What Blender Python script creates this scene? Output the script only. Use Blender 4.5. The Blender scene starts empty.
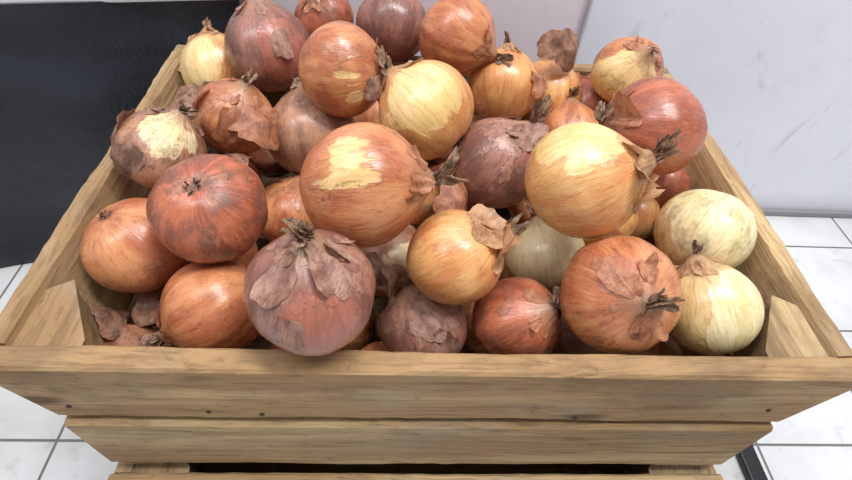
import bpy, numpy as np, math, random
from mathutils import Vector, Matrix
Z0=0.36
scene=bpy.context.scene
col=bpy.context.collection
def srgb(r,g,b):
    def c(v):
        v/=255.; return v/12.92 if v<=.04045 else ((v+.055)/1.055)**2.4
    return (c(r),c(g),c(b),1)
# ---------------------------------------------------------------- helpers
def new_obj(name,verts,faces,mats=(),smooth=True,matidx=None,parent=None):
    me=bpy.data.meshes.new(name); me.from_pydata([tuple(map(float,v)) for v in verts],[],[tuple(map(int,f)) for f in faces]); me.update()
    for m in mats: me.materials.append(m)
    if smooth: me.polygons.foreach_set('use_smooth',[True]*len(me.polygons))
    if matidx is not None: me.polygons.foreach_set('material_index',matidx)
    o=bpy.data.objects.new(name,me); col.objects.link(o)
    if parent: o.parent=parent
    return o
def empty(name,loc=(0,0,0)):
    e=bpy.data.objects.new(name,None); e.location=loc; col.objects.link(e); return e
class NT:
    def __init__(s,tree): s.t=tree; s.n=tree.nodes; s.l=tree.links
    def node(s,typ,**kw):
        n=s.n.new(typ)
        for k,v in kw.items(): setattr(n,k,v)
        return n
    def set(s,sock,v):
        if isinstance(v,bpy.types.NodeSocket): s.l.new(v,sock)
        else: sock.default_value=v
    def math(s,op,a,b=0,c=None,clamp=False):
        n=s.node('ShaderNodeMath',operation=op,use_clamp=clamp); s.set(n.inputs[0],a); s.set(n.inputs[1],b)
        if c is not None: s.set(n.inputs[2],c)
        return n.outputs[0]
    def vmath(s,op,a,b=(0,0,0),out=0):
        n=s.node('ShaderNodeVectorMath',operation=op); s.set(n.inputs[0],a); s.set(n.inputs[1],b); return n.outputs[out]
    def noise(s,vec,scale,detail=3,rough=.5,dist=0):
        n=s.node('ShaderNodeTexNoise'); s.set(n.inputs['Vector'],vec); s.set(n.inputs['Scale'],scale)
        n.inputs['Detail'].default_value=detail; n.inputs['Roughness'].default_value=rough; n.inputs['Distortion'].default_value=dist
        return n.outputs['Fac']
    def mr(s,v,a,b,c=0.,d=1.,smooth=True):
        n=s.node('ShaderNodeMapRange'); n.interpolation_type='SMOOTHSTEP' if smooth else 'LINEAR'
        s.set(n.inputs[0],v)
        for i,x in enumerate((a,b,c,d)): s.set(n.inputs[i+1],x)
        return n.outputs[0]
    def mix(s,f,a,b,mode='MIX'):
        n=s.node('ShaderNodeMix',data_type='RGBA',blend_type=mode); s.set(n.inputs[0],f); s.set(n.inputs[6],a); s.set(n.inputs[7],b); return n.outputs[2]
    def comb(s,x,y,z):
        n=s.node('ShaderNodeCombineXYZ'); s.set(n.inputs[0],x); s.set(n.inputs[1],y); s.set(n.inputs[2],z); return n.outputs[0]
    def bump(s,h,strength,dist,normal=None):
        n=s.node('ShaderNodeBump'); s.set(n.inputs['Height'],h); n.inputs['Strength'].default_value=strength; n.inputs['Distance'].default_value=dist
        if normal is not None: s.l.new(normal,n.inputs['Normal'])
        return n.outputs[0]
def new_mat(name):
    m=bpy.data.materials.new(name); m.use_nodes=True; nt=NT(m.node_tree); b=m.node_tree.nodes['Principled BSDF']; return m,nt,b
# ---------------------------------------------------------------- onion skin group
g=bpy.data.node_groups.new('OnionSkin','ShaderNodeTree')
def gi(n,t,d):
    s=g.interface.new_socket(name=n,in_out='INPUT',socket_type=t); s.default_value=d
gi('ColA','NodeSocketColor',(1,1,1,1)); gi('ColB','NodeSocketColor',(1,1,1,1)); gi('Peel','NodeSocketColor',(1,1,1,1)); gi('Outer','NodeSocketColor',(1,1,1,1))
gi('PeelDir','NodeSocketVector',(0,0,1)); gi('PeelThr','NodeSocketFloat',2.); gi('Torn','NodeSocketFloat',0.); gi('Dirt','NodeSocketFloat',.3); gi('Seed','NodeSocketFloat',0.)
g.interface.new_socket(name='Shader',in_out='OUTPUT',socket_type='NodeSocketShader')
n=NT(g); I=n.node('NodeGroupInput').outputs; GO=n.node('NodeGroupOutput')
P=n.node('ShaderNodeTexCoord').outputs['Object']
sx=n.node('ShaderNodeSeparateXYZ'); n.l.new(P,sx.inputs[0]); X,Y,Z=sx.outputs
rho=n.math('ADD',n.math('SQRT',n.math('ADD',n.math('MULTIPLY',X,X),n.math('MULTIPLY',Y,Y))),.03)
ux=n.math('DIVIDE',X,rho); uy=n.math('DIVIDE',Y,rho)
wob=n.math('MULTIPLY',n.math('SUBTRACT',n.noise(n.vmath('ADD',P,n.comb(I['Seed'],0,0)),1.5,1),.5),.25)
ux=n.math('ADD',ux,wob)
sv=n.comb(n.math('ADD',ux,I['Seed']),uy,n.math('MULTIPLY',Z,.10))
st1=n.noise(sv,4,3); st2=n.noise(sv,18,3,.6); st3=n.noise(sv,40,2,.6)
Ps=n.vmath('ADD',P,n.comb(I['Seed'],I['Seed'],I['Seed']))
N1=n.noise(Ps,1.3,3); N2=n.noise(Ps,2.6,4,.6); N3=n.noise(Ps,9,5,.65); N4=n.noise(Ps,1.7,4,.5,.3)
f1=n.mr(n.math('MULTIPLY_ADD',n.math('SUBTRACT',st1,.5),.6,N1),.36,.66)
c=n.mix(f1,I['ColA'],I['ColB'])
c=n.mix(n.mr(st2,.50,.72,0,.40),c,n.mix(1.,c,srgb(178,128,104),'MULTIPLY'))
c=n.mix(n.mr(st3,.58,.64,0,.28),c,n.mix(.55,c,srgb(238,208,172)))
c=n.mix(n.mr(n.noise(sv,52,1,.5),.60,.66,0,.38),c,n.mix(1.,c,srgb(160,108,84),'MULTIPLY'))
# torn outer layer
tv=n.math('ADD',n.math('MULTIPLY_ADD',n.math('SUBTRACT',st1,.5),.40,N4),I['Torn'])
tm=n.mr(tv,.985,1.0)
tedge=n.mr(n.math('ABSOLUTE',n.math('SUBTRACT',tv,.992)),.003,.012,1,0)
oc=n.mix(n.mr(N3,.3,.7),I['Outer'],n.mix(1.,I['Outer'],srgb(205,180,165),'MULTIPLY'))
oc=n.mix(n.mr(st2,.5,.7,0,.4),oc,n.mix(1.,oc,srgb(170,125,105),'MULTIPLY'))
c=n.mix(n.math('MULTIPLY',tm,.80),c,oc)
# peeled patch (smooth inner layer)
nd=n.vmath('NORMALIZE',P); dt=n.vmath('DOT_PRODUCT',nd,n.vmath('NORMALIZE',I['PeelDir']),out=1)
pv=n.math('ADD',n.math('MULTIPLY_ADD',n.math('SUBTRACT',N4,.5),.55,dt),n.math('MULTIPLY',n.math('SUBTRACT',st1,.5),.45))
pv=n.math('MULTIPLY_ADD',n.math('SUBTRACT',st2,.5),.12,pv)
pq=n.math('SUBTRACT',pv,I['PeelThr'])
pm=n.mr(pq,-.01,.06)
pedge=n.mr(n.math('ABSOLUTE',n.math('SUBTRACT',pq,.005)),.003,.016,1,0)
pc=n.mix(n.mr(st2,.42,.7,0,.5),I['Peel'],n.mix(1.,I['Peel'],srgb(232,186,132),'MULTIPLY'))
pc=n.mix(n.mr(N1,.45,.65,0,.55),pc,n.mix(1.,pc,srgb(236,230,184),'MULTIPLY'))
pc=n.mix(n.mr(st1,.5,.68,0,.38),pc,n.mix(.6,pc,I['ColB']))
c=n.mix(n.math('MULTIPLY',pm,.93),c,pc)
# grime
dm=n.math('MULTIPLY',n.mr(n.math('MULTIPLY_ADD',n.math('SUBTRACT',N3,.5),.6,N2),.48,.70),I['Dirt'],clamp=True)
c=n.mix(n.math('MULTIPLY',dm,.8),c,srgb(102,80,70))
sp=n.noise(Ps,28,3,.7)
c=n.mix(n.math('MULTIPLY',n.mr(sp,.62,.72),I['Dirt']),c,srgb(66,46,38))
c=n.mix(n.math('MULTIPLY',tedge,.40),c,srgb(116,74,56))
c=n.mix(n.math('MULTIPLY',pedge,.30),c,srgb(165,106,64))
c=n.mix(n.mr(n.math('MULTIPLY_ADD',n.math('SUBTRACT',st2,.5),.5,Z),.80,1.02,0,.75),c,srgb(160,122,92))
c=n.mix(n.mr(rho,.20,.07,0,.85),c,srgb(100,72,54))
b=n.node('ShaderNodeBsdfPrincipled'); n.l.new(c,b.inputs['Base Color'])
rg=n.math('ADD',n.math('MULTIPLY',dm,.22),n.math('ADD',n.math('MULTIPLY',tm,.10),n.mr(N3,.3,.7,.22,.35)))
n.l.new(rg,b.inputs['Roughness']); b.inputs['Specular IOR Level'].default_value=.65
b.inputs['Subsurface Weight'].default_value=.06; b.inputs['Subsurface Radius'].default_value=(.01,.005,.002); b.inputs['Subsurface Scale'].default_value=.3
h=n.math('ADD',n.math('MULTIPLY',st2,.30),n.math('MULTIPLY',st3,.10))
h=n.math('ADD',h,n.math('ADD',n.math('MULTIPLY',tm,.4),n.math('MULTIPLY',pm,-.4)))
h=n.math('ADD',h,n.math('MULTIPLY',N3,.20))
n.l.new(n.bump(h,.45,.002),b.inputs['Normal'])
n.l.new(b.outputs[0],GO.inputs[0])

def onion_mat(name,A,B,Pl,O,pd,thr,torn,dirt,seed):
    m=bpy.data.materials.new(name); m.use_nodes=True; t=m.node_tree; t.nodes.clear()
    gn=t.nodes.new('ShaderNodeGroup'); gn.node_tree=g; out=t.nodes.new('ShaderNodeOutputMaterial'); t.links.new(gn.outputs[0],out.inputs[0])
    for k,v in (('ColA',A),('ColB',B),('Peel',Pl),('Outer',O),('PeelDir',pd),('PeelThr',thr),('Torn',torn),('Dirt',dirt),('Seed',seed)): gn.inputs[k].default_value=v
    return m
def dry_mat(name,c1,c2,scale=1.,tl=.25):
    m,nt,b=new_mat(name)
    P=nt.node('ShaderNodeTexCoord').outputs['Object']
    P2=nt.vmath('MULTIPLY',P,(scale,scale,scale*.5))
    N=nt.noise(P2,4,4,.6); N2=nt.noise(nt.vmath('MULTIPLY',P,(scale*3,scale*.7,scale*.5)),12,3,.6)
    c=nt.mix(nt.mr(N,.35,.65),c1,c2); c=nt.mix(nt.mr(N2,.5,.7,0,.5),c,nt.mix(1.,c,srgb(175,130,108),'MULTIPLY'))
    nt.l.new(c,b.inputs['Base Color']); b.inputs['Roughness'].default_value=.40
    nt.l.new(nt.bump(nt.math('ADD',N2,N),.5,.002),b.inputs['Normal'])
    tr=nt.node('ShaderNodeBsdfTranslucent'); nt.l.new(c,tr.inputs[0]); mx=nt.node('ShaderNodeMixShader'); mx.inputs[0].default_value=tl
    nt.l.new(b.outputs[0],mx.inputs[1]); nt.l.new(tr.outputs[0],mx.inputs[2]); nt.l.new(mx.outputs[0],nt.n['Material Output'].inputs[0])
    return m
DRY={'C':dry_mat('dry_skin_copper',srgb(206,146,108),srgb(164,104,76)),
     'P':dry_mat('dry_skin_purple',srgb(188,148,128),srgb(138,96,82)),
     'Y':dry_mat('dry_skin_tan',srgb(214,172,130),srgb(170,122,88)),
     'D':dry_mat('dry_skin_dusty',srgb(178,140,118),srgb(118,86,70))}
stemmat=dry_mat('dry_neck',srgb(176,144,116),srgb(96,70,54),1.6,.1)
rootmat=dry_mat('dry_roots',srgb(96,70,52),srgb(52,38,30),1.,.0)
# ---------------------------------------------------------------- onion geometry (unit radius)
class Wob:
    def __init__(s,rng,amp,k=5):
        s.t=[(rng.normal(size=3)*1.6,rng.uniform(0,6.28),amp/k**.5*rng.uniform(.5,1.3)) for _ in range(k)]
    def __call__(s,v):
        return sum(a*np.sin(v@d+p) for d,p,a in s.t)
def surf(th,ph,hh,wob,ridge,nk):
    st=np.sin(th); rr=np.maximum(st,0)**.96
    z=-hh*np.cos(th)
    tt=np.pi-th
    z=z+nk*np.exp(-(tt/.20)**2)+.10*np.exp(-(tt/.5)**2)
    rr=np.where(th>2.0,np.maximum(rr*(1-.10*np.exp(-(tt/.5)**2)),.075*np.minimum(1,tt/.05)),rr)
    z=z+.07*np.exp(-(th/.22)**2)
    v=np.stack([rr*np.cos(ph),rr*np.sin(ph),z],-1)
    w=1+wob(v)
    for k,p,a in ridge: w=w+a*np.sin(k*ph+p+.6*z)*st
    return v*w[...,None]
def grid_faces(n,m,off,wrap=False):
    F=[]
    for i in range(n-1):
        for j in range(m if wrap else m-1):
            j2=(j+1)%m
            F.append((off+i*m+j,off+i*m+j2,off+(i+1)*m+j2,off+(i+1)*m+j))
    return F
def ragged(rng):
    t=[(int(k),rng.uniform(0,6.28),a*rng.uniform(.5,1.2)) for k,a in ((2,.14),(3,.11),(4,.06),(6,.04),(9,.03),(14,.02))]
    return lambda a: .78+sum(q*np.sin(k*a+p) for k,p,q in t)
def patch(rng,S,dirl,size,curl,asp=1.3):
    d=np.array(dirl,float); d/=np.linalg.norm(d)
    up=np.array([0,0,1.]); t=up-d*(d@up)
    if np.linalg.norm(t)<.2: t=np.array([1.,0,0])-d*d[0]
    t/=np.linalg.norm(t); s=np.cross(d,t)
    a0=rng.uniform(0,6.28); ca=(math.cos(a0),math.sin(a0))
    V=[]; rag=ragged(rng); ph1,ph2=rng.uniform(0,6.28,2)
    R=12; M=48
    for i in range(R+1):
        for j in range(M):
            a=2*math.pi*j/M; q=i/R*rag(a)
            u=q*math.cos(a); v=q*math.sin(a)
            p=d+s*u*size+t*v*size*asp; p/=np.linalg.norm(p)
            th=math.acos(max(-1,min(1,-p[2]))); ph=math.atan2(p[1],p[0])
            base=S(np.array(th),np.array(ph))
            e=max(0,(u*ca[0]+v*ca[1])+.10)
            lift=.010+curl*e**2+.014*curl*4*q*q*(1+math.sin(3*a+ph1))*.5+(.006+.05*curl)*math.sin(8*u+ph2+2*v)*q
            base=base+p*max(.006,lift)-(s*ca[0]+t*ca[1])*curl*.7*e**2.2*size
            V.append(base)
    return V,[(i*M+j,i*M+(j+1)%M,(i+1)*M+(j+1)%M,(i+1)*M+j) for i in range(R) for j in range(M)]
def ribbons(rng,base,axis_lean,K,L,w0,spread,r0,twist=1.5):
    V=[];F=[]
    lean=np.array(axis_lean,float)
    for k in range(K):
        a=rng.uniform(0,6.28); p=np.array([r0*math.cos(a),r0*math.sin(a),base-.03])
        out=np.array([math.cos(a),math.sin(a),0])
        d=np.array([0,0,1.])+out*spread*rng.uniform(-.3,1)+lean*rng.uniform(.3,1)+rng.normal(size=3)*.12
        d/=np.linalg.norm(d); l=L*rng.uniform(.4,1.1); n_=9
        side=np.cross(d,out+.01); side/=np.linalg.norm(side)+1e-9
        bend=rng.normal(size=3)*.35+lean*.5; tw=rng.uniform(-twist,twist); w=w0*rng.uniform(.5,1.3)
        for i in range(n_):
            t=i/(n_-1)
            c=p+d*l*t+bend*l*t*t*.5
            ww=w*(1-.45*t**2)*(1+.3*math.sin(9*t+a))
            nrm=np.cross(d,side); sd=side*math.cos(tw*t)+nrm*math.sin(tw*t); nn=np.cross(d,sd)
            V+= [c-sd*ww,c-sd*ww*.4+nn*ww*.45,c+sd*ww*.4+nn*ww*.3,c+sd*ww]
        F+=grid_faces(n_,4,k*n_*4)
    return V,F
ER=Vector((1,-.01,.06)).normalized(); EU=Vector((-.03,.744,.668)).normalized(); ET=Vector((-.05,-.668,.742)).normalized()
def wd(a): return (ER*a[0]+EU*a[1]+ET*a[2]).normalized()
TYPES={
 'C':(srgb(210,142,94),srgb(180,104,68),srgb(238,208,150),srgb(188,130,98),'C'),
 'G':(srgb(228,172,110),srgb(210,138,82),srgb(240,214,154),srgb(196,142,102),'Y'),
 'R':(srgb(188,108,76),srgb(152,82,60),srgb(226,170,118),srgb(164,110,84),'C'),
 'P':(srgb(162,112,98),srgb(126,82,72),srgb(176,108,94),srgb(182,140,120),'P'),
 'D':(srgb(184,136,108),srgb(148,104,82),srgb(240,224,182),srgb(168,128,106),'D'),
 'Y':(srgb(228,178,114),srgb(208,142,88),srgb(240,214,156),srgb(208,154,106),'Y'),
 'W':(srgb(224,194,136),srgb(208,172,114),srgb(238,228,184),srgb(206,158,112),'Y'),
}
pile=empty('onion_pile',(0,0,Z0))
def make_onion(i,pos,r,axis,typ,hh=.9,pd=(0,0,1),thr=2.,torn=0.,dirt=.3,tuft=.30,flakes=(),wa=.035,hi=True,lean=None,nrib=10):
    rng=np.random.default_rng(100+i)
    ax=wd(axis); q=ax.to_track_quat('Z','Y').to_matrix() @ Matrix.Rotation(float(rng.uniform(0,6.28)),3,'Z')
    inv=np.array(q.transposed())
    wob=Wob(rng,wa); ridge=[(int(k),rng.uniform(0,6.28),a) for k,a in ((3,.012),(rng.integers(5,8),.010),(rng.integers(9,14),.005),(rng.integers(17,26),.0022))]
    nk=rng.uniform(.10,.18)
    S=lambda th,ph: surf(th,ph,hh,wob,ridge,nk)
    n_,m_=(56,72) if hi else (26,32)
    th=np.linspace(0,np.pi,n_)[:,None]*np.ones((1,m_)); ph=np.ones((n_,1))*np.linspace(0,2*np.pi,m_,endpoint=False)[None]
    v=S(th,ph).reshape(-1,3)
    V=[v]; Fs=grid_faces(n_,m_,0,True); MI=[0]*len(Fs); cnt=len(v)
    def add(vv,ff,mi):
        nonlocal cnt
        V.append(np.array(vv)); Fs.extend([tuple(x+cnt for x in f_) for f_ in ff]); MI.extend([mi]*len(ff)); cnt+=len(vv)
    if hi:
        top=hh+nk+.08
        ln=inv@np.array(wd(lean)) if lean else rng.normal(size=3)*.5
        if tuft>0:
            a_,b_=ribbons(rng,top,ln,nrib,tuft,.085,.55,.055); add(a_,b_,2)
            for k in range(6):
                aa=rng.uniform(0,6.28); dz=rng.uniform(.86,.95); s_=math.sqrt(1-dz*dz)
                a_,b_=patch(rng,S,(s_*math.cos(aa),s_*math.sin(aa),dz),rng.uniform(.13,.21),rng.choice([.05,.09,.20]),1.3); add(a_,b_,1)
        V2,F2=ribbons(rng,0,(0,0,0),30,.09,.012,1.8,.09,.5)
        V2=[np.array([p[0],p[1],-(p[2])-hh+.03]) for p in V2]; add(V2,F2,3)
        for (fd,sz,cu) in flakes:
            a_,b_=patch(rng,S,inv@np.array(wd(fd)),sz,cu); add(a_,b_,1)
    T=TYPES[typ]
    pdl=inv@np.array(wd(pd))
    m=onion_mat('onion_skin_%02d'%i,T[0],T[1],T[2],T[3],tuple(pdl),thr,torn,dirt,i*3.17)
    o=new_obj('onion_%02d'%i,np.concatenate(V),Fs,(m,DRY[T[4]],stemmat,rootmat),matidx=MI,parent=pile)
    o.location=pos; o.scale=(r,r,r); o.rotation_mode='QUATERNION'; o.rotation_quaternion=q.to_quaternion()
    return o
POS={1:(-.238,.365,.002,.038),2:(-.175,.360,.033,.046),3:(-.126,.440,.033,.035),4:(-.045,.426,.034,.042),5:(-.087,.281,.056,.043),6:(.026,.365,.054,.042),7:(-.008,.235,.046,.0455),8:(.082,.346,.009,.039),9:(.140,.365,-.012,.040),11:(.217,.349,.031,.038),12:(.195,.372,-.028,.036),13:(.200,.227,.042,.045),14:(-.192,.261,.014,.037),15:(-.240,.200,.016,.038),16:(-.122,.273,-.014,.046),
17:(-.1717,.1155,.0336,.0415),18:(-.0572,.1224,.0565,.0453),19:(.0602,.2155,.004,.0440),20:(.109,.1351,.0555,.0451),21:(.2099,.2259,-.0658,.0387),22:(.244,.242,-.035,.030),23:(.2362,.1421,-.0033,.0395),24:(.2220,.070,-.0193,.0365),25:(.1369,.0637,.0065,.0449),26:(.0697,.0721,-.0432,.0376),27:(-.0057,.0725,-.0587,.0377),28:(.0143,.0953,.0069,.0374),29:(.108,.1477,-.0491,.0372),30:(-.0851,.040,.0378,.0420),31:(-.172,.070,-.0297,.0388),32:(-.2405,.1171,-.0141,.0401),33:(-.240,.075,-.105,.034),34:(-.0399,.1555,-.0673,.0385),35:(.0223,.2551,-.0761,.0379),36:(-.1405,.2119,-.0681,.0385),38:(.0936,.213,-.1381,.0346),40:(.1592,.310,-.0247,.0351),41:(-.245,.295,-.02,.030),42:(-.0506,.3539,-.0474,.0402)}
SP={
1:dict(axis=(-.2,1,.1),typ='Y',pd=(-.5,0,.8),thr=.55,hh=1.05,torn=.2),
2:dict(axis=(-.1,.9,.5),typ='P',hh=1.0,torn=.3,dirt=.7,pd=(.6,-.3,.6),thr=.75,flakes=(((.5,-.2,.8),.3,.1),)),
3:dict(axis=(-.2,.3,.9),typ='R',dirt=.5,torn=.35),
4:dict(axis=(.2,1,0),typ='P',dirt=.3,torn=.3),
5:dict(axis=(1,-.05,.1),typ='C',pd=(.35,-.5,.7),thr=.93,dirt=.25,torn=.38,tuft=.4,lean=(.5,-.3,.3)),
6:dict(axis=(.8,-.5,.2),typ='C',hh=.95,torn=.3,dirt=.25,lean=(.5,0,.3)),
7:dict(axis=(-.7,.7,.15),typ='Y',pd=(-.1,.1,.9),thr=.66,dirt=.1,torn=.3,tuft=.35),
8:dict(axis=(.1,1,.1),typ='G',dirt=.15,torn=.28,hh=1.0),
9:dict(axis=(.1,1,.2),typ='G',dirt=.3,hh=1.0),
11:dict(axis=(.15,.15,.95),typ='C',dirt=.5,torn=.35,pd=(-.4,-.6,.45),thr=.35,tuft=.1),
12:dict(axis=(-.5,.8,.2),typ='R',dirt=.5,torn=.35),
13:dict(axis=(-.85,.1,.25),typ='R',hh=.95,dirt=.15,torn=.22,tuft=.35,flakes=(((-.75,.1,.65),.30,.35),)),
14:dict(axis=(.4,.5,.5),typ='C',torn=.45,dirt=.5,flakes=(((.2,-.4,.8),.5,.4),((-.5,.3,.7),.4,.3))),
15:dict(axis=(.5,.8,.2),typ='D',torn=.40,dirt=.6,pd=(.45,.35,.75),thr=.80,flakes=(((-.3,-.3,.8),.5,.2),((-.5,.5,.5),.4,.3))),
16:dict(axis=(-.15,.9,.25),typ='D',torn=.38,dirt=.6,hh=.95),
17:dict(axis=(-.05,-.35,-.9),typ='R',hh=.86,dirt=.7,torn=.38),
18:dict(axis=(1,.03,.12),typ='C',hh=.98,pd=(-.15,.32,.9),thr=.93,dirt=.12,torn=.30,tuft=.42,lean=(.2,.5,.3),nrib=14),
19:dict(axis=(.55,.6,.45),typ='P',hh=.95,torn=.45,dirt=.8,tuft=.5,lean=(.1,.8,.3),flakes=(((.5,.4,.7),.35,.3),),nrib=14),
20:dict(axis=(.85,.25,.4),typ='Y',hh=.95,pd=(-.3,.75,.6),thr=.70,dirt=.12,torn=.2,tuft=.48,lean=(0,.8,.5),flakes=(((.75,.1,.7),.32,.35),((.8,-.35,.5),.25,.4)),nrib=18),
21:dict(axis=(.3,.9,.1),typ='G',dirt=.3),
22:dict(axis=(.3,.9,.1),typ='R',dirt=.5),
23:dict(axis=(-.5,-.75,-.1),typ='W',hh=.95,dirt=.5,torn=.22,pd=(.1,.3,.9),thr=.25),
24:dict(axis=(-.3,1,.05),typ='W',hh=1.0,pd=(.55,-.1,.8),thr=.36,dirt=.12,torn=.25),
25:dict(axis=(.02,0,1),typ='C',hh=.86,dirt=.2,torn=.36,tuft=.42,lean=(.9,.1,-.3),nrib=10,flakes=(((.1,-.35,.9),.34,.08),((-.3,.3,.85),.3,.10))),
26:dict(axis=(.55,.35,.75),typ='R',hh=.92,dirt=.4,torn=.32,tuft=.28),
27:dict(axis=(-.3,.9,.3),typ='P',torn=.48,dirt=.6,flakes=(((0,.3,.9),.5,.15),((.4,-.2,.8),.4,.2))),
28:dict(axis=(.85,.45,.2),typ='G',hh=.95,dirt=.06,torn=.22,pd=(.0,-.1,.9),thr=1.15,tuft=.5,flakes=(((.75,.5,.5),.55,.6),((.85,.2,.5),.45,.7),((.6,.7,.4),.4,.5))),
29:dict(axis=(-.2,.9,.2),typ='W',dirt=.15,pd=(0,0,1),thr=.3),
30:dict(axis=(.08,.72,.62),typ='P',hh=.92,torn=.42,dirt=.3,tuft=.46,pd=(.25,-.5,.7),thr=.78,nrib=18,flakes=(((-.25,.2,.85),.36,.18),((.4,.3,.8),.38,.22),((-.1,-.5,.8),.28,.08))),
31:dict(axis=(-.8,-.5,.1),typ='C',hh=1.0,dirt=.12,torn=.28),
32:dict(axis=(.3,-.6,-.6),typ='C',hh=.95,dirt=.4,torn=.36),
33:dict(axis=(.3,.6,.6),typ='D',dirt=.8,torn=.5),
34:dict(axis=(-.5,.7,.3),typ='D',torn=.4,dirt=.5,pd=(.5,-.3,.8),thr=.7),
35:dict(axis=(.3,.7,.3),typ='R',dirt=.5,torn=.4),
36:dict(axis=(.3,.9,.2),typ='C',dirt=.5,torn=.4),
38:dict(axis=(0,.9,.2),typ='C',dirt=.4),
40:dict(axis=(0,.9,.2),typ='C',dirt=.4,torn=.4),
41:dict(axis=(0,.9,.2),typ='D',dirt=.6,torn=.5,flakes=(((0,.3,.9),.5,.2),)),
42:dict(axis=(0,.9,.2),typ='C',dirt=.5)}
allp=[]
for i,p in POS.items():
    make_onion(i,p[:3],p[3],**SP[i]); allp.append(p)
rng=np.random.default_rng(7)
k=60; tries=0
while tries<9000 and k<115:
    tries+=1
    r=rng.uniform(.030,.038)
    p=(rng.uniform(-.255+r,.255-r),rng.uniform(.02+r,.40-r),rng.uniform(-.150+r,-.028) )
    if p[1]>.33: p=(p[0],p[1],rng.uniform(-.13,.0))
    ok=True
    for q in allp:
        if math.dist(p,q[:3])<.93*(r+q[3]): ok=False;break
    if not ok: continue
    make_onion(k,p,r,axis=tuple(rng.normal(size=3)),typ=['C','D','R','P','C','G'][k%6],dirt=.5,torn=.38,hi=False)
    allp.append((*p,r)); k+=1
DRYL={'C':dry_mat('loose_copper',srgb(202,140,104),srgb(150,96,72),25),'D':dry_mat('loose_dusty',srgb(176,134,110),srgb(114,80,66),25),'Y':dry_mat('loose_tan',srgb(212,166,122),srgb(172,120,84),25)}
def loose(k,pos,size,rot,typ,bend=1.):
    rng=np.random.default_rng(500+k); rag=ragged(rng); V=[];M=48;R=12
    p1,p2,p3=rng.uniform(0,6.28,3)
    for i in range(R+1):
        for j in range(M):
            a=2*math.pi*j/M; q=i/R*rag(a); u=q*math.cos(a); v=q*math.sin(a)*.75
            ang=u*1.3*bend
            x=math.sin(ang)/(1.3*bend); z=-(1-math.cos(ang))/(1.3*bend)-.25*v*v+.05*math.sin(6*u+p1)*math.cos(5*v+p2)+.06*math.sin(3*a+p3)*q*q
            V.append((x*size,v*size,z*size))
    o=new_obj('loose_skin_%02d'%k,V,[(i*M+j,i*M+(j+1)%M,(i+1)*M+(j+1)%M,(i+1)*M+j) for i in range(R) for j in range(M)],(DRYL[typ],),parent=pile)
    o.location=pos; o.rotation_euler=rot
LS=[((-.163,.232,.030),.036,(.5,.3,.4),'C',1),((-.150,.245,.018),.03,(1.0,-.4,1.2),'C',1.2),((-.185,.215,.005),.03,(.3,.6,2),'D',1),
((.140,.345,.056),.036,(1.1,.2,.2),'D',1),((.118,.330,.030),.025,(.6,.2,1.2),'C',1),
((-.245,.050,-.060),.036,(.3,.3,.2),'C',1),((-.215,.045,-.058),.03,(.5,-.3,1.2),'D',1.1),((-.262,.080,-.05),.03,(.8,.4,2.2),'D',1),((-.232,.033,-.07),.028,(.2,.1,3),'C',1),
((-.225,.085,-.055),.028,(.7,.5,.9),'D',1.2),((-.250,.110,-.055),.03,(.3,-.5,.2),'C',1),
((-.245,.300,.005),.03,(.6,.3,.2),'D',1),((-.225,.335,.01),.028,(.8,-.3,1.2),'D',1),((-.200,.305,.02),.026,(.4,.5,2.2),'C',1),
((-.045,.115,-.03),.024,(.7,.3,1),'D',1.3),((-.03,.10,-.025),.02,(.5,-.6,2),'D',1),((.04,.14,-.04),.03,(.4,.2,.5),'C',1),
((.17,.18,-.03),.03,(.4,.2,1.5),'D',1),((.255,.045,-.07),.03,(.3,.4,.6),'D',1),((.23,.05,-.075),.026,(.5,.2,2.6),'C',1),
((-.08,.205,.0),.03,(.6,.2,.9),'D',1),((.02,.17,.0),.028,(.6,.4,.1),'C',1),((-.11,.085,-.03),.03,(.4,.2,2),'D',1),((.25,.19,-.05),.028,(.4,-.3,2),'D',1),
((-.05,.245,.062),.020,(.9,.3,.4),'D',1.4),((-.04,.255,.07),.016,(.4,.9,1.4),'D',1.2)]
for k_,a_ in enumerate(LS): loose(k_,*a_)
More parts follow.
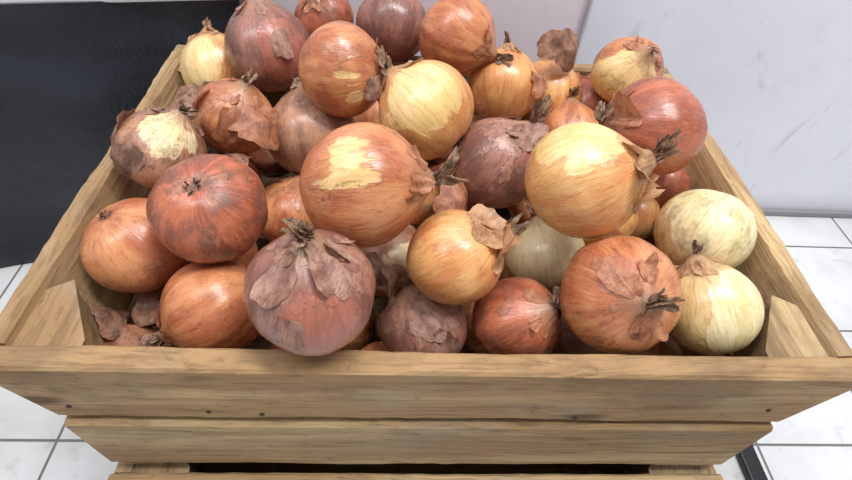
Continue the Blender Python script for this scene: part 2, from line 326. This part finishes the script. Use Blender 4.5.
# ---------------------------------------------------------------- wood
def wood_mat(name,axis,seed,tone=1.):
    m,nt,b=new_mat(name)
    P0=nt.node('ShaderNodeTexCoord').outputs['Object']
    P=nt.vmath('ADD',P0,(seed*1.3,seed*.7,seed*2.1))
    def st(lo,hi): return {'X':(lo,hi,hi),'Y':(hi,lo,hi),'Z':(hi,hi,lo)}[axis]
    warp=nt.math('MULTIPLY',nt.noise(nt.vmath('MULTIPLY',P,st(3,9)),1,3),1.1)
    Q=nt.vmath('ADD',nt.vmath('MULTIPLY',P,st(1.0,24.)),nt.comb(warp,warp,warp))
    G1=nt.noise(Q,1.1,5,.6); G2=nt.noise(Q,4.5,4,.7); G3=nt.noise(P,9,4,.6); G4=nt.noise(Q,11,3,.7); G5=nt.noise(P,70,3,.7)
    def t(r,g,b_): return srgb(min(255,r*tone),min(255,g*tone),min(255,b_*tone))
    c=nt.mix(nt.mr(G1,.38,.60),t(184,158,118),t(152,122,86))
    c=nt.mix(nt.mr(G2,.48,.66,0,.50),c,t(112,86,60))
    c=nt.mix(nt.mr(G3,.50,.68,0,.4),c,t(152,142,122))
    c=nt.mix(nt.mr(G4,.52,.64,0,.40),c,t(92,70,50))
    s_=nt.noise(nt.vmath('MULTIPLY',P,st(4,9)),1.2,5,.7)
    c=nt.mix(nt.mr(s_,.52,.66,0,.55),c,t(98,78,58))
    c=nt.mix(nt.mr(G5,.60,.74,0,.35),c,t(72,58,46))
    vo=nt.node('ShaderNodeTexVoronoi'); nt.l.new(nt.vmath('MULTIPLY',P,st(4.5,13)),vo.inputs['Vector']); vo.inputs['Scale'].default_value=1
    kn=nt.mr(nt.math('MULTIPLY_ADD',G3,.08,vo.outputs['Distance']),.09,.17,1,0)
    c=nt.mix(nt.math('MULTIPLY',kn,.8),c,t(66,46,34))
    nt.l.new(c,b.inputs['Base Color']); b.inputs['Roughness'].default_value=.7; b.inputs['Specular IOR Level'].default_value=.25
    nt.l.new(nt.bump(nt.math('ADD',G2,nt.math('ADD',nt.math('MULTIPLY',G4,.7),nt.math('MULTIPLY',G5,.35))),.6,.0015),b.inputs['Normal'])
    return m
WM={(a,s):wood_mat('weathered_wood_%s%d'%(a,s),a,s*3.3+1,(1.0,.90,1.10)[s]) for a in 'XYZ' for s in range(3)}
bc=[0]
def board(name,A,B,axis,parent,ms=0,jit=.0011,N=48):
    bc[0]+=1; rng=np.random.default_rng(bc[0])
    A=np.array(A,float);B=np.array(B,float)
    def cham(L,c=.0022):
        out=[]
        for i in range(4):
            p,pr,nx=L[i],L[i-1],L[(i+1)%4]
            out.append(p+(pr-p)/np.linalg.norm(pr-p)*c); out.append(p+(nx-p)/np.linalg.norm(nx-p)*c)
        return np.array(out)
    a=cham(A);b_=cham(B); V=[]
    ph=rng.uniform(0,6.28,(8,3))
    for i in range(N):
        t=i/(N-1); s=a*(1-t)+b_*t; cen=s.mean(0)
        w=np.array([[math.sin(t*9+ph[k//2,0])+.7*math.sin(t*23+ph[k,1])+.5*rng.normal()] for k in range(8)])*jit*.6
        s=s+(s-cen)/np.linalg.norm(s-cen,axis=1,keepdims=True)*w
        V+=list(s)
    F=grid_faces(N,8,0,True)+[tuple(range(7,-1,-1)),tuple((N-1)*8+k for k in range(8))]
    o=new_obj(name,V,F,(WM[(axis,ms)],),smooth=False,parent=parent)
    import bmesh
    bm=bmesh.new(); bm.from_mesh(o.data); bmesh.ops.recalc_face_normals(bm,faces=bm.faces); bm.to_mesh(o.data); bm.free()
    return o
def xboard(name,x0t,x1t,x0b,x1b,y0,y1,zt,zb,parent,ms=0):
    board(name,[(x0t,y0,zt),(x0t,y1,zt),(x0b,y1,zb),(x0b,y0,zb)],[(x1t,y0,zt),(x1t,y1,zt),(x1b,y1,zb),(x1b,y0,zb)],'X',parent,ms)
def yboard(name,xo_t,xi_t,xo_b,xi_b,y0,y1,zt,zb,parent,ms=0):
    L=lambda y:[(xo_t,y,zt),(xi_t,y,zt),(xi_b,y,zb),(xo_b,y,zb)]
    board(name,L(y0),L(y1),'Y',parent,ms)
def prism(name,pts,zt,zb,parent,ms=1):
    n_=len(pts); V=[(x,y,zt+dz) for x,y,dz in pts]+[(x,y,zb) for x,y,dz in pts]
    F=[tuple(range(n_)),tuple(range(2*n_-1,n_-1,-1))]+[(i,(i+1)%n_,n_+(i+1)%n_,n_+i) for i in range(n_)]
    o=new_obj(name,V,F,(WM[('Y',ms)],),smooth=False,parent=parent)
    md=o.modifiers.new('b','BEVEL'); md.width=.002; md.segments=2
    return o
D=.4242
cr=empty('wooden_crate',(0,0,Z0))
xboard('front_slat_1',-.302,.302,-.276,.276,0,.018,0,-.0735,cr,2)
xboard('front_slat_2',-.2755,.2755,-.2735,.2735,-.004,.014,-.0795,-.1645,cr,0)
xboard('back_slat_1',-.300,.300,-.275,.275,D-.018,D,0,-.0755,cr,1)
xboard('back_slat_2',-.2745,.2745,-.2735,.2735,D-.018,D,-.0795,-.1655,cr,0)
for s,nm in ((-1,'left'),(1,'right')):
    yboard(nm+'_slat_1',s*.302,s*.288,s*.276,s*.262,.0185,D-.0185,.001,-.0745,cr,0 if s<0 else 2)
    yboard(nm+'_slat_2',s*.2745,s*.260,s*.2740,s*.2595,.0185,D-.0185,-.0805,-.1655,cr,1)
    for y,t_,nm2,z in ((.0185,1,'front',-.006),(D-.0185,-1,'back',-.004)):
        L=.056 if t_>0 else .040; Lx=.038
        prism('corner_post_%s_%s'%(nm2,nm),[(s*.286,y,0),(s*.286,y+t_*L*.8,0),(s*.272,y+t_*L,-.002),(s*(.285-Lx),y+t_*.010,-.006),(s*(.285-Lx),y,-.006)],z,-.1665,cr,0)
        ya,yb=(.002,.018) if t_>0 else (D-.018,D-.002)
        prism('foot_block_%s_%s'%(nm2,nm),[(s*.274,ya,0),(s*.274,yb,0),(s*.238,yb,0),(s*.238,ya,0)],-.1660,-.180,cr,0)
for k_ in range(5):
    y=.02+k_*.078; xboard('bottom_slat_%d'%(k_+1),-.257,.257,-.257,.257,y,y+.072,-.152,-.163,cr,1)
ironm,nt,b=new_mat('rusty_nail'); b.inputs['Base Color'].default_value=srgb(50,38,32); b.inputs['Roughness'].default_value=.6
def nail(x,y,z,parent,k):
    V=[(x+.0018*math.cos(a),y-.0012,z+.0018*math.sin(a)) for a in np.linspace(0,2*math.pi,10,endpoint=False)]
    V+=[(x+.0020*math.cos(a),y+.001,z+.0020*math.sin(a)) for a in np.linspace(0,2*math.pi,10,endpoint=False)]
    new_obj('nail_%d'%k,V,[tuple(range(9,-1,-1))]+[(i,(i+1)%10,10+(i+1)%10,10+i) for i in range(10)],(ironm,),parent=parent)
for k_,(x,z) in enumerate([(-.262,-.055),(-.166,-.062),(-.128,-.066),(.11,-.068),(.255,-.05)]): nail(x,0,z,cr,k_+1)
c2=empty('wooden_crate',(0,0,Z0))
xboard('front_slat_1',-.280,.280,-.278,.278,-.024,-.007,-.1785,-.252,c2,0)
xboard('front_slat_2',-.278,.278,-.278,.278,-.023,-.007,-.257,-.342,c2,1)
xboard('back_slat_1',-.280,.280,-.278,.278,D-.012,D+.004,-.1805,-.252,c2,1)
xboard('back_slat_2',-.278,.278,-.278,.278,D-.012,D+.004,-.257,-.342,c2,1)
for s,nm in ((-1,'left'),(1,'right')):
    yboard(nm+'_slat_1',s*.279,s*.262,s*.278,s*.261,-.0065,D-.0125,-.1815,-.252,c2,0)
    yboard(nm+'_slat_2',s*.278,s*.261,s*.278,s*.261,-.0065,D-.0125,-.257,-.342,c2,1)
    for y,t_,nm2 in ((-.0065,1,'front'),(D-.0125,-1,'back')):
        prism('corner_post_%s_%s'%(nm2,nm),[(s*.260,y,0),(s*.260,y+t_*.05,0),(s*.215,y+t_*.004,0),(s*.215,y,0)],-.1815,-.36,c2,1)
for k_ in range(5):
    y=.0+k_*.081; xboard('bottom_slat_%d'%(k_+1),-.26,.26,-.26,.26,y,y+.072,-.336,-.348,c2,1)
# ---------------------------------------------------------------- room
def slab(name,x0,x1,y0,y1,z0,z1,mat,rotz=0,bev=0,parent=None):
    V=[(x,y,z) for z in (z0,z1) for y in (y0,y1) for x in (x0,x1)]
    c=Vector(((x0+x1)/2,(y0+y1)/2,(z0+z1)/2)); V=[tuple(Vector(v)-c) for v in V]
    o=new_obj(name,V,[(0,2,3,1),(4,5,7,6),(0,1,5,4),(2,6,7,3),(0,4,6,2),(1,3,7,5)],(mat,),smooth=False,parent=parent)
    o.location=c; o.rotation_euler=(0,0,rotz)
    if bev: md=o.modifiers.new('b','BEVEL'); md.width=bev; md.segments=3
    return o
fm,nt,b=new_mat('white_floor_tiles')
P=nt.node('ShaderNodeNewGeometry').outputs['Position']
s_=nt.node('ShaderNodeSeparateXYZ'); nt.l.new(P,s_.inputs[0])
pt=.1835
fx=nt.math('FRACT',nt.math('DIVIDE',nt.math('ADD',s_.outputs[0],.454+pt*10),pt)); fy=nt.math('FRACT',nt.math('DIVIDE',nt.math('SUBTRACT',s_.outputs[1],.086-pt*10),pt))
dx=nt.math('MINIMUM',fx,nt.math('SUBTRACT',1,fx)); dy=nt.math('MINIMUM',fy,nt.math('SUBTRACT',1,fy))
gr=nt.mr(nt.math('MINIMUM',dx,dy),.006,.013,1,0)
N=nt.noise(P,4,4,.6); N2=nt.noise(P,30,4,.7)
c=nt.mix(nt.mr(N,.4,.7),srgb(220,222,224),srgb(196,196,194)); c=nt.mix(nt.mr(N2,.55,.75,0,.4),c,srgb(164,158,148))
c=nt.mix(gr,c,srgb(112,110,108)); nt.l.new(c,b.inputs['Base Color']); nt.l.new(nt.mr(gr,0,1,.25,.8),b.inputs['Roughness'])
nt.l.new(nt.bump(nt.math('SUBTRACT',1,gr),.4,.002),b.inputs['Normal'])
slab('floor',-1.8,2.0,-1.6,.62,-.02,0,fm)
def wallmat(name,c1,c2,c3):
    m,nt,b=new_mat(name); P=nt.node('ShaderNodeNewGeometry').outputs['Position']
    N=nt.noise(P,2.2,4,.6,.5); N2=nt.noise(nt.vmath('MULTIPLY',P,(5,5,2.2)),3.0,5,.7,1.0)
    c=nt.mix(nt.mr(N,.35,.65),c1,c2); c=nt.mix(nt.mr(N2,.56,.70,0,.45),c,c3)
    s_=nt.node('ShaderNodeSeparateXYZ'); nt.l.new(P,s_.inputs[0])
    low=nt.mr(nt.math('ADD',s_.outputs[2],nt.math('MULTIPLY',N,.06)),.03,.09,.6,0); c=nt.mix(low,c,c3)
    nt.l.new(c,b.inputs['Base Color']); b.inputs['Roughness'].default_value=.45
    nt.l.new(nt.bump(nt.noise(P,60,3),.12,.002),b.inputs['Normal']); return m
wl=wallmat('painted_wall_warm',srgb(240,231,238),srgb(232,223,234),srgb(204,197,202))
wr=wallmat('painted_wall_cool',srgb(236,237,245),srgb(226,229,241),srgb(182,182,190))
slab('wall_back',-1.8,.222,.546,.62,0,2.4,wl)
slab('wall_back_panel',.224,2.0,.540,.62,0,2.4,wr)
slab('trim_seam',.2215,.2245,.538,.545,0,2.4,wallmat('seam_grey',srgb(190,190,196),srgb(180,180,186),srgb(120,120,126)))
gm,nt,b=new_mat('grey_sealant'); b.inputs['Base Color'].default_value=srgb(140,140,144); b.inputs['Roughness'].default_value=.6
slab('baseboard_back',.2,1.9,.532,.541,0,.014,gm,bev=.003)
bm_,nt,b=new_mat('black_cloth'); P=nt.node('ShaderNodeTexCoord').outputs['Object']
N=nt.noise(nt.vmath('MULTIPLY',P,(2,2,5)),2,3); N2=nt.noise(P,160,2)
nt.l.new(nt.mix(nt.mr(N,.35,.7),srgb(22,25,32),srgb(42,48,60)),b.inputs['Base Color']); b.inputs['Roughness'].default_value=.45; b.inputs['Specular IOR Level'].default_value=.4
nt.l.new(nt.bump(nt.math('ADD',nt.math('MULTIPLY',N,3),nt.math('MULTIPLY',N2,.3)),.3,.01),b.inputs['Normal'])
bx=empty('black_storage_box',(-.225,.450,0)); bx.rotation_euler=(0,0,math.radians(10.5))
V=[];nx,nz=60,30; W_=1.1;H_=.408
for j in range(nz):
    for i in range(nx):
        x=-W_*i/(nx-1); z=H_*j/(nz-1)
        y=.006*math.sin(x*13+z*5)+.004*math.sin(x*29-z*9+1)+.003*math.sin(z*22+x*4)-.012*math.exp(-((z-.02)/.03)**2)
        V.append((x,y-.004,z))
F=grid_faces(nz,nx,0)
fo=new_obj('front_cloth',V,F,(bm_,),parent=bx)
slab('body',-W_,-.002,.012,.085,0,.404,bm_,parent=bx,bev=.004)
wm2,nt,b=new_mat('white_plastic_lid'); b.inputs['Base Color'].default_value=srgb(225,228,232); b.inputs['Roughness'].default_value=.4
slab('lid',-W_,.0,-.003,.088,.405,.425,wm2,parent=bx,bev=.004)
blm,nt,b=new_mat('black_metal'); b.inputs['Base Color'].default_value=srgb(22,22,26); b.inputs['Roughness'].default_value=.4
slab('black_floor_rail',.426,.450,-.35,.42,0,.012,blm,bev=.003)
# ---------------------------------------------------------------- lights, world, camera
def area(name,loc,target,size,power,colr=(1,1,1),sy=None):
    l=bpy.data.lights.new(name,'AREA'); l.energy=power; l.size=size; l.color=colr
    if sy: l.shape='RECTANGLE'; l.size_y=sy
    o=bpy.data.objects.new(name,l); col.objects.link(o); o.location=loc
    o.rotation_euler=(Vector(target)-Vector(loc)).to_track_quat('-Z','Y').to_euler(); return o
area('ceiling_light',(.5,.0,2.35),(.05,.2,.3),.26,40,(1,.99,.98),1.2)
area('ceiling_light',(-.9,-.1,2.3),(0,.2,.3),.26,17,(.95,.97,1),1.2)
w=bpy.data.worlds.new('world'); scene.world=w; w.use_nodes=True
w.node_tree.nodes['Background'].inputs[0].default_value=(.96,.975,1,1); w.node_tree.nodes['Background'].inputs[1].default_value=.50
cam=bpy.data.cameras.new('camera'); co=bpy.data.objects.new('camera',cam); col.objects.link(co)
co.location=(-.0291,-.1546,.3045+Z0)
Fv=Vector((0.0526,0.6682,-0.7421));Rv=Vector((0.9982,-0.0148,0.0574));Uv=Vector((-0.0273,0.7438,0.6679))
co.rotation_euler=Matrix(((Rv.x,Uv.x,-Fv.x),(Rv.y,Uv.y,-Fv.y),(Rv.z,Uv.z,-Fv.z))).to_euler()
cam.sensor_width=36; cam.lens=36*500/852; cam.clip_start=.01
scene.camera=co
scene.view_settings.view_transform='Standard'
